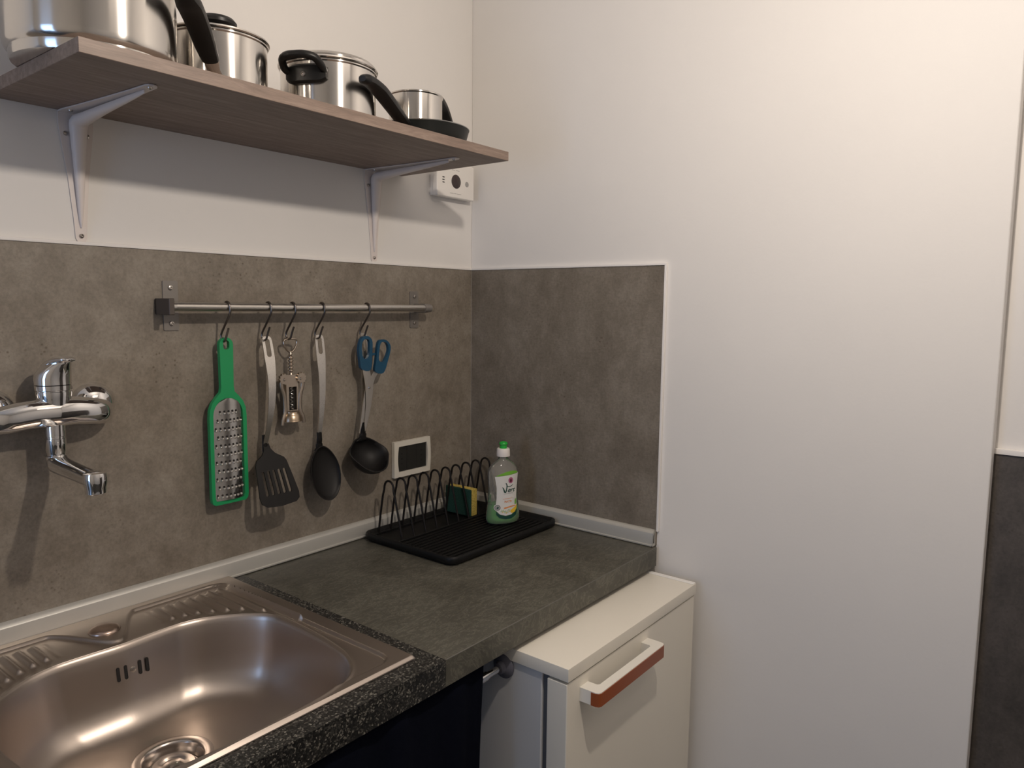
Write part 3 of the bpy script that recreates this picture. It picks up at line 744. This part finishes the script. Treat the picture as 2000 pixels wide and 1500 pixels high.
h1 = B().plate(sm(lo), [sm(li)], .008, lambda u, v, ww: (u, sy+.004-ww, v)).make('handle', 'blue', sc_, angle=50)
h2 = B().plate(sm(ro_), [sm(ri)], .008, lambda u, v, ww: (u, sy+.004-ww, v)).make('handle', 'blue', sc_, angle=50)
B().plate(b1, [], .0014, lambda u, v, ww: (u, sy-.001-ww, v)).make('blade', 'blade', sc_)
B().plate(b2, [], .0014, lambda u, v, ww: (u, sy+.0016-ww, v)).make('blade', 'blade', sc_)
pv = (-0.4133, 1.2685)
B().lathe([(.0, .0022), (.0024, .0016), (.0034, 0)], (pv[0], sy-.0024, pv[1]), 16, (0, -1, 0)).make('pivot', 'screw', sc_)
bp = (-0.4014, 1.3462)
B().box(bp[0]-.004, bp[0]+.010, sy-.001, sy+.002, bp[1]-.003, bp[1]+.003, .001, 1).make('stop_lug', 'blue', sc_)

# ------------------------------------------------------------ wall socket
so = thing('wall_socket', 'white framed wall socket with dark modules on the grey tiles', 'socket', (-.235, 0, 1.03))
x0, x1, z0, z1 = -.3080, -.1800, 1.0265, 1.1180
fo = []
n = 8
for i in range(n+1): t = i/n; fo.append((x1+.003*math.sin(PI*t)-.001, z0+(z1-z0)*t))
for i in range(n+1): t = i/n; fo.append((x0-.000*math.sin(PI*t)+.001, z1-(z1-z0)*t))
fi = []
for i in range(n+1): t = i/n; fi.append((x1-.0125+.0035*math.sin(PI*t), z0+.0130+(z1-z0-.026)*t))
for i in range(n+1): t = i/n; fi.append((x0+.0155-.0035*math.sin(PI*t)+.001, z1-.0130-(z1-z0-.026)*t))
B().plate(fo, [fi], .010, lambda u, v, ww: (u, -.0062-ww-.001, v)).make('frame', 'frame_white', so, angle=30)
for i in range(3):
    a = x0+.0135+i*.0345
    md = B().box(a, a+.0340, -.0135, -.0062, z0+.0135, z1-.0135, .0008, 1).make('module', 'socket', so)
    if i != 1:
        for zz in (-.013, 0, .013):
            B().lathe([(.0, .0003), (.0023, .0003), (.0023, -.0005)], (a+.016, -.0136, (z0+z1)/2+zz), 14, (0, -1, 0)).make('socket_hole', 'dark_hole', md)

# ------------------------------------------------------------ wall mounted tap
FX, FY, FZ = -1.0825, -.052, 1.2830
fc = thing('wall_tap', 'chrome wall-mounted mixer tap above the sink', 'tap', (FX, 0, FZ))
for sx_ in (-.0775, .0775):
    B().lathe([(.0, .026), (.012, .0248), (.023, .0200), (.032, .0115), (.0370, .003), (.0375, 0)], (FX+sx_, -.0062, FZ+.003), 40, (0, -1, 0)).make('wall_rosette', 'chrome', fc)
bp_ = curve([(FX-.079, -.012, FZ-.010), (FX-.0785, -.030, FZ-.009), (FX-.062, -.046, FZ-.005), (FX-.03, -.053, FZ), (FX, -.054, FZ), (FX+.03, -.053, FZ), (FX+.062, -.046, FZ-.005), (FX+.0785, -.030, FZ-.009), (FX+.079, -.012, FZ-.010)], 8)
br_ = [(interp([(0, .0210), (.15, .0220), (.35, .0230), (.5, .0245), (.65, .0230), (.85, .0220), (1, .0210)], i/(len(bp_)-1)), interp([(0, .0215), (.2, .0220), (.4, .0235), (.5, .0245), (.6, .0235), (.8, .0220), (1, .0215)], i/(len(bp_)-1))) for i in range(len(bp_))]
B().tube(bp_, br_, 28, up=(0, 0, 1), sq=.85).make('body', 'chrome', fc, angle=60)
B().lathe([(.0235, .0), (.0240, .014), (.0255, .024), (.0262, .030), (.0262, .0345), (.0255, .0352), (.0255, .0368), (.0268, .0375), (.0270, .0450), (.020, .046), (.0, .046)], (FX, FY, FZ), 48).make('cartridge_collar', 'chrome', fc)
hb = B(); rings = []
for i, (zz, rx_, ry_, ox, oy) in enumerate([(0, .0268, .0268, 0, 0), (.010, .0270, .0270, 0, 0), (.018, .0262, .0268, .001, -.001), (.026, .0235, .0255, .003, -.004), (.033, .0190, .0235, .006, -.008), (.038, .0140, .0205, .009, -.013), (.041, .0085, .0150, .011, -.017), (.0425, .002, .004, .012, -.019)]):
    rings.append([(FX+ox+rx_*math.cos(2*PI*j/40), FY+oy+ry_*math.sin(2*PI*j/40), FZ+.0462+zz) for j in range(40)])
hb.loft(rings)
tp = Vector((.25, -.97, 0)).normalized()
lv = [Vector((FX, FY, FZ+.075))+tp*d_+Vector((0, 0, h_)) for d_, h_ in ((-.004, -.002), (.010, .0065), (.022, .0110), (.033, .0125), (.042, .0125), (.047, .0115))]
lv = curve(lv, 4)
hb.tube(lv, [(interp([(0, .016), (.3, .0165), (.75, .0125), (1, .007)], i/(len(lv)-1)), interp([(0, .010), (.4, .0065), (.8, .0040), (1, .0022)], i/(len(lv)-1))) for i in range(len(lv))], 20, up=(0, 0, 1), sq=.85)
hb.make('lever_handle', 'chrome', fc, angle=60)
B().lathe([(.0150, .0), (.0150, -.020), (.0142, -.0205), (.0142, -.024), (.0150, -.0245), (.0152, -.046), (.0140, -.048), (.0140, -.0515), (.0155, -.0525), (.0155, -.060), (.0, -.060)], (FX-.002, FY-.004, FZ-.018), 36).make('spout_nut', 'chrome', fc)
spn = curve([(FX-.002, FY-.003, FZ-.078), (FX-.002, FY-.012, FZ-.083), (FX-.0015, FY-.030, FZ-.0860), (FX-.001, FY-.075, FZ-.088), (FX, FY-.122, FZ-.090), (FX, FY-.140, FZ-.090)], 8)
B().tube(spn, [(interp([(0, .0150), (.2, .0165), (.6, .0145), (1, .0150)], i/(len(spn)-1)), interp([(0, .0140), (.2, .0150), (.6, .0130), (1, .0120)], i/(len(spn)-1))) for i in range(len(spn))], 28, up=(0, 0, 1), sq=.8).make('spout', 'chrome', fc, angle=60)
B().lathe([(.0, .0125), (.012, .0122), (.0155, .0105), (.0165, .007), (.0168, -.004), (.0150, -.012), (.0146, -.0205), (.0125, -.022), (.0122, -.0195), (.0, -.0195)], (FX, FY-.142, FZ-.090), 36).make('aerator', 'chrome', fc)

# ------------------------------------------------------------ dish drainer
TX0, TX1, TY0, TY1 = -.4225, -.0240, -.3250, -.0270
dd = thing('dish_drainer', 'black dish drainer tray with a row of wire loops', 'drainer', (-.22, -.17, .9))
rings = []
for (ins, zz) in ((.010, .9003), (.004, .9010), (.0, .9045), (-.0005, .912), (.0, .9165), (.002, .9188), (.005, .9192), (.008, .9180), (.0105, .9140), (.0125, .9085), (.016, .9066)):
    rings.append([(a, b, zz) for a, b in rrect(TX0+ins, TX1-ins, TY0+ins, TY1-ins, max(.022-ins, .004), 7)])
B().loft(rings, True, True).make('tray', 'tray', dd, angle=45)
for i in range(11):
    yy = -.146-.0145*i
    B().box(TX0+.026, TX1-.026, yy-.0032, yy+.0032, .9062, .9098, .0015, 2).make('tray_rib', 'tray', dd)
B().box(TX0+.022, TX1-.020, -.1325, -.1275, .9062, .9115, .0012, 1).box(TX0+.022, TX1-.020, -.0465, -.0415, .9062, .9115, .0012, 1).make('wire_rail', 'tray', dd)
WX = [-.3850+.0393*i for i in range(10)]
def arch(x, lean=0):
    pts = [(x, -.128, .909), (x, -.1150, .960), (x, -.1035, 1.006), (x, -.0985, 1.022)]
    for i in range(9):
        a = math.radians(168-156*i/8); pts.append((x, -.0825-.0158*math.cos(PI-a)*-1 if False else -.0825+.0158*math.cos(a), 1.0285+.0165*math.sin(a)))
    pts += [(x, -.0655, 1.022), (x, -.0605, 1.006), (x, -.0520, .960), (x, -.0440, .909)]
    return pts
w0 = None
for i, x in enumerate(WX):
    if w0 is None: w0 = B().tube([(0, b, c_) for a, b, c_ in arch(0)], .0026, 10).make('wire_loop', 'wire', dd); o = w0
    else: o = w0.copy(); C.objects.link(o)
    o.location = (x, 0, 0)

# ------------------------------------------------------------ sponge
sg = thing('kitchen_sponge', 'yellow sponge with a dark green scouring face between the wire loops', 'sponge', (-.129, -.08, .911))
B().box(-.1375, -.1160, -.1270, -.0385, .9118, .9830, .003, 2).make('foam', 'sponge', sg)
B().box(-.1440, -.1372, -.1272, -.0383, .9118, .9832, .0015, 1).make('scouring_pad', 'scour', sg)

# ------------------------------------------------------------ washing up liquid
BC = Vector((-.1180, -.2160, .9105)); bn = Vector((-.46, -.89, 0)).normalized(); bt = Vector((-bn.y, bn.x, 0))  # label faces bn
bo = thing('washing_up_liquid', 'washing-up liquid bottle with white cap and green contents on the drainer tray', 'bottle', BC)
wz = [(0, .0400), (.004, .0440), (.012, .0462), (.03, .0448), (.055, .0412), (.085, .0402), (.110, .0412), (.130, .0418), (.140, .0400), (.152, .0315), (.161, .0195), (.166, .0130), (.170, .0115), (.176, .0115)]
dz = [(0, .0230), (.004, .0260), (.012, .0272), (.03, .0262), (.055, .0245), (.085, .0240), (.110, .0245), (.130, .0245), (.140, .0235), (.152, .0195), (.161, .0150), (.166, .0125), (.170, .0115), (.176, .0115)]
def bs(a, z, k=1.0, off=0):
    """point on the bottle skin; a = angle from the label's middle"""
    ww_, dd_ = interp(wz, z)*k+off, interp(dz, z)*k+off
    return BC+bt*(ww_*math.sin(a))+bn*(dd_*math.cos(a))+Vector((0, 0, z))
def skin(zs, k=1.0, off=0): return [[bs(2*PI*j/48, z, k, off) for j in range(48)] for z in zs]
zs = sorted(set([z for z, _ in wz]+[.02, .045, .07, .098, .12, .146, .157]))
b_ = B().loft(skin(zs), True, False); b_.make('bottle_shell', 'shell', bo, angle=60)
B().loft(skin([.003, .006, .012, .02, .03, .040, .0505], 1, -.0015), True, True).make('soap', 'liquid', bo, angle=60)
B().lathe([(.0, .172), (.0165, .172), (.0170, .1725), (.0172, .178), (.0165, .190), (.0150, .1925), (.0, .1925)], BC, 36).make('cap', 'cap_white', bo)
B().lathe([(.0, .192), (.0090, .192), (.0090, .200), (.0112, .203), (.0112, .2045), (.0095, .2075), (.005, .2095), (.0, .210)], BC, 30).make('push_pull_top', 'cap_green', bo)
def fdisp(u, z, off=.0006):
    """u = metres across the label, z = height: wraps flat artwork round the bottle"""
    ww_ = interp(wz, z); a = math.asin(max(-.999, min(.999, u/(ww_*1.0)))); return bs(a, z, 1, off)
def art(pts, name, m, off, parent):
    b = B(); t = bmesh.new(); P3 = [Vector((a, z, 0)) for a, z in pts]
    vs = [t.verts.new(p) for p in P3]
    for tri in tessellate_polygon([P3]): t.faces.new([vs[i] for i in tri])
    for i in range(1, 12):
        bmesh.ops.bisect_plane(t, geom=t.verts[:]+t.edges[:]+t.faces[:], plane_co=(-.042+.007*i, 0, 0), plane_no=(1, 0, 0), dist=1e-7)
        bmesh.ops.bisect_plane(t, geom=t.verts[:]+t.edges[:]+t.faces[:], plane_co=(0, .01+.0115*i, 0), plane_no=(0, 1, 0), dist=1e-7)
    b.merge(t, lambda co: fdisp(co.x, co.y, off)); return b.make(name, m, parent, angle=80)
lab_o = [(-.0310, .128), (-.0250, .119), (-.024, .09), (-.025, .06), (-.029, .043), (-.027, .034), (-.018, .0265), (-.004, .0225), (.012, .0245), (.024, .031), (.0300, .040), (.0270, .06), (.0280, .09), (.0320, .125), (.030, .133), (.0, .1265), (-.02, .1265)]
lab_o = [(-.0300, .1240), (-.0255, .095), (-.0255, .07), (-.0275, .050), (-.0265, .036), (-.018, .0275), (-.004, .0235), (.012, .0255), (.024, .032), (.0300, .042), (.0290, .07), (.0305, .095), (.0345, .1300), (.014, .1275), (-.01, .1255)]
lb_ = art(lab_o, 'label', 'paper', .0005, bo)
art([(-.0285, .1246), (-.01, .1262), (.014, .1282), (.0345, .1308), (.0300, .1345), (.022, .1368), (.010, .1372), (-.004, .1350), (-.018, .1300)], 'green_swoosh', 'lab_green', .0006, lb_)
art([(-.0270, .0345), (-.018, .0262), (-.004, .0222), (.012, .0242), (.025, .031), (.0310, .041), (.0310, .032), (.026, .022), (.012, .0155), (-.004, .0145), (-.020, .019), (-.027, .027)], 'dark_band', 'lab_dark', .0007, lb_)
def disc(cu, cz, r_, name, m, off, ry=None): return art(circle(cu, cz, r_, 24, ry), name, m, off, lb_)
disc(.0105, .1135, .0068, 'emblem', 'lab_purple', .0009, .0078)
art([(.0105, .1090), (.0075, .1100), (.0080, .1135), (.0070, .1165), (.0100, .1155), (.0112, .1180), (.0128, .1155), (.0135, .1115), (.0125, .1093)], 'emblem_mark', 'lab_red', .0012, lb_)
disc(-.0235, .0450, .0085, 'round_seal', 'paper', .0010); disc(-.0235, .0450, .0070, 'round_seal_disc', 'lab_dark', .0012); disc(-.0235, .0450, .0060, 'round_seal_field', 'grey', .0014)
art([(-.026, .043), (-.0225, .0485), (-.0205, .0455), (-.0225, .0415)], 'seal_leaf', 'lab_dark', .0016, lb_)
art([(-.009, .0440), (.010, .0475), (.0245, .0480), (.023, .0455), (.010, .0445), (-.006, .0410)], 'orange_banner', 'lab_orange', .0010, lb_)
art([(.0100, .0365), (.0150, .0395), (.0240, .0440), (.0300, .0500), (.0285, .0380), (.022, .0305), (.014, .0285), (.0095, .0315)], 'lemon', 'lab_yellow', .0011, lb_)
art([(.0225, .0500), (.0230, .0600), (.0265, .0660), (.0280, .0580), (.0275, .0500)], 'lemon_leaf', 'lab_green', .0012, lb_)
for cu, cz in ((-.011, .0345), (-.002, .0315), (.006, .0345)):
    for i in range(7):
        a = PI*i/6; art([(cu, cz), (cu+.0055*math.cos(a)-.0008*math.sin(a), cz+.0055*math.sin(a)+.0008*math.cos(a)), (cu+.0055*math.cos(a)+.0008*math.sin(a), cz+.0055*math.sin(a)-.0008*math.cos(a))], 'daisy_petal', 'white_line' if i % 2 else 'lab_green', .0011, lb_)
    disc(cu, cz-.001, .0013, 'daisy_centre', 'lab_yellow', .0014)
def text(s_, cu, cz, size, m, name, shear=0, off=.0011, bold=0, sx_=1.0):
    cd = bpy.data.curves.new('t', 'FONT'); cd.body = s_; cd.size = size; cd.align_x = 'CENTER'; cd.align_y = 'CENTER'; cd.shear = shear; cd.offset = bold; cd.resolution_u = 4
    ob = bpy.data.objects.new('t', cd); C.objects.link(ob); dg = bpy.context.evaluated_depsgraph_get()
    me = bpy.data.meshes.new_from_object(ob.evaluated_get(dg)); t = bmesh.new(); t.from_mesh(me)
    bpy.data.objects.remove(ob); bpy.data.meshes.remove(me)
    b = B(); b.merge(t, lambda co: fdisp(cu+co.x*sx_, cz+co.y, off)); return b.make(name, m, lb_)
# hand-lettered name: a brushed V with a curl, then "ert"
def stroke(pts, ws, name, m, off=.0013):
    P = curve([(a, b, 0) for a, b in pts], 6); n_ = len(P); L_ = []; R_ = []
    for i, p in enumerate(P):
        t = (P[min(i+1, n_-1)]-P[max(i-1, 0)]).normalized(); k = Vector((-t.y, t.x, 0)); w_ = interp([(j/(len(ws)-1), ws[j]) for j in range(len(ws))], i/(n_-1))
        L_.append(p+k*w_); R_.append(p-k*w_)
    b = B(); b.loft([[fdisp(v.x, v.y, off) for v in L_], [fdisp(v.x, v.y, off) for v in R_]], False, False, closed=False)
    return b.make(name, m, lb_)
stroke([(-.0115, .0965), (-.0092, .0940), (-.0075, .0895), (-.0052, .0835), (-.0025, .0850), (-.0008, .0915), (.0000, .0985), (-.0006, .1035), (-.0022, .1065), (-.0032, .1050)], [.0006, .0012, .0016, .0014, .0013, .0012, .0009, .0005], 'lettering_V', 'lab_dark')
stroke([(-.0002, .1010), (.0025, .0988), (.0070, .0980), (.0125, .0992), (.0172, .1030)], [.0003, .0007, .0009, .0007, .0003], 'lettering_curl', 'lab_dark')
text('ert', .0112, .0888, .0170, 'lab_dark', 'lettering_ert', .35, .0013, .00025, 1.0)
text('PIATTI', .0035, .0590, .0068, 'lab_orange', 'lettering', 0, .0012, .0001)
for a, b_, zz, m_ in ((-.008, .0165, .0795, 'print_grey'), (-.010, .0155, .0665, 'lab_orange')):
    k = 0; x = a
    while x < b_:
        wv_ = .0012+.0010*((k*7) % 3)/2; art([(x, zz-.0005+.05*(x-a)), (x+wv_, zz-.0005+.05*(x-a)), (x+wv_, zz+.0005+.05*(x-a)), (x, zz+.0005+.05*(x-a))], 'fine_print', m_, .0011, lb_); x += wv_+.0007; k += 1

# ------------------------------------------------------------ fridge
FX0, FX1, FYF = -.5410, -.0240, -.7070
fr = thing('small_fridge', 'small white fridge standing under and in front of the worktop', 'fridge', (-.28, -.4, 0))
B().box(FX0+.004, FX1-.004, -.6480, -.12, .0, .8160, .002, 1).make('cabinet', 'fridge_shaded', fr)
B().box(FX0, FX1, FYF, -.12, .8165, .8410, .0022, 2).make('top_panel', 'fridge', fr)
B().box(FX1-.013, FX1, FYF+.0015, -.12, .8405, .8432, .0010, 1).make('top_edge_strip', 'white_line', fr)
B().box(FX0+.010, FX1-.010, -.6610, -.6470, .02, .8100, .001, 1).make('door_gasket', 'gasket', fr)
dr = B().box(FX0+.001, FX1-.001, -.7040, -.6610, .012, .8115, .0035, 3).make('door', 'fridge', fr)
# bridge handle with a terracotta front
hx0, hx1, hz0, hz1 = -.4985, -.2480, .7660, .7915
def hprof(d0, d1, m=0):
    return None
yo = -.7040; yf = -.7440
ho = [(hx0-.0015, yo), (hx0-.0005, yf+.007), (hx0+.002, yf+.002), (hx0+.007, yf), (hx1-.007, yf), (hx1-.002, yf+.002), (hx1+.0005, yf+.007), (hx1+.0015, yo), (hx1-.026, yo), (hx1-.026, yf+.021), (hx1-.030, yf+.0175), (hx0+.030, yf+.0175), (hx0+.026, yf+.021), (hx0+.026, yo)]
hn = B().plate(ho, [], hz1-hz0, lambda u, v, ww: (u, v, hz0+ww)).make('handle', mat('white_handle', (.78, .75, .68), .38), dr, angle=30)
st = [(hx0-.0012, yf+.0165), (hx0-.0010, yf+.007), (hx0+.0018, yf+.0012), (hx0+.007, yf-.001), (hx1-.007, yf-.001), (hx1-.0018, yf+.0012), (hx1+.0010, yf+.007), (hx1+.0012, yf+.0165), (hx1+.0004, yf+.0165), (hx1, yf+.007), (hx1-.0022, yf+.0026), (hx1-.007, yf+.0006), (hx0+.007, yf+.0006), (hx0+.0022, yf+.0026), (hx0, yf+.007), (hx0-.0004, yf+.0165)]
hs = B().plate(st, [], hz1-hz0-.0015, lambda u, v, ww: (u, v, hz0-.0002+ww)).make('front_strip', 'rust', fr, angle=30); hs['label'] = 'terracotta strip wrapped round the front of the door handle'

# ------------------------------------------------------------ rod and curtain
rod = thing('tension_rod', 'chrome tension rod pressed against the fridge side under the worktop', 'rod', (-.6, -.562, .8))
B().tube([(XL+.01, -.562, .801), (-.590, -.562, .801)], .0085, 20).tube([(-.592, -.562, .801), (-.555, -.562, .801)], .0065, 20).make('tube', 'chrome', rod)
B().lathe([(.0, 0), (.0100, 0), (.0110, .004), (.0120, .009), (.0205, .013), (.0235, .0155), (.0235, .0185), (.0, .0188)], (-.5562, -.562, .801), 32, (1, 0, 0)).make('end_cup', 'rubber', rod)
cu = B(); rings = []
NXc = 220
for j in range(26):
    z = .852-.83*j/25; row = []
    for i in range(NXc+1):
        t = i/NXc; x = -.622-(1.9)*t
        edge = -.010*math.sin(min(1, j/8)*PI/2)*math.exp(-t*20)
        amp = .0040+.010*min(1, j/14)
        y = -.5855-amp*(math.sin(x*52)+.5*math.sin(x*91+1.3))*.8
        row.append((x+edge, y, z))
    rings.append(row)
cu.loft(rings, False, False, closed=False)
ct = cu.make('sink_curtain', 'cloth', angle=80)
sm_ = ct.modifiers.new('thickness', 'SOLIDIFY'); sm_.thickness = .0015
tag(ct, 'navy-black cloth curtain hanging below the sink worktop', 'curtain')
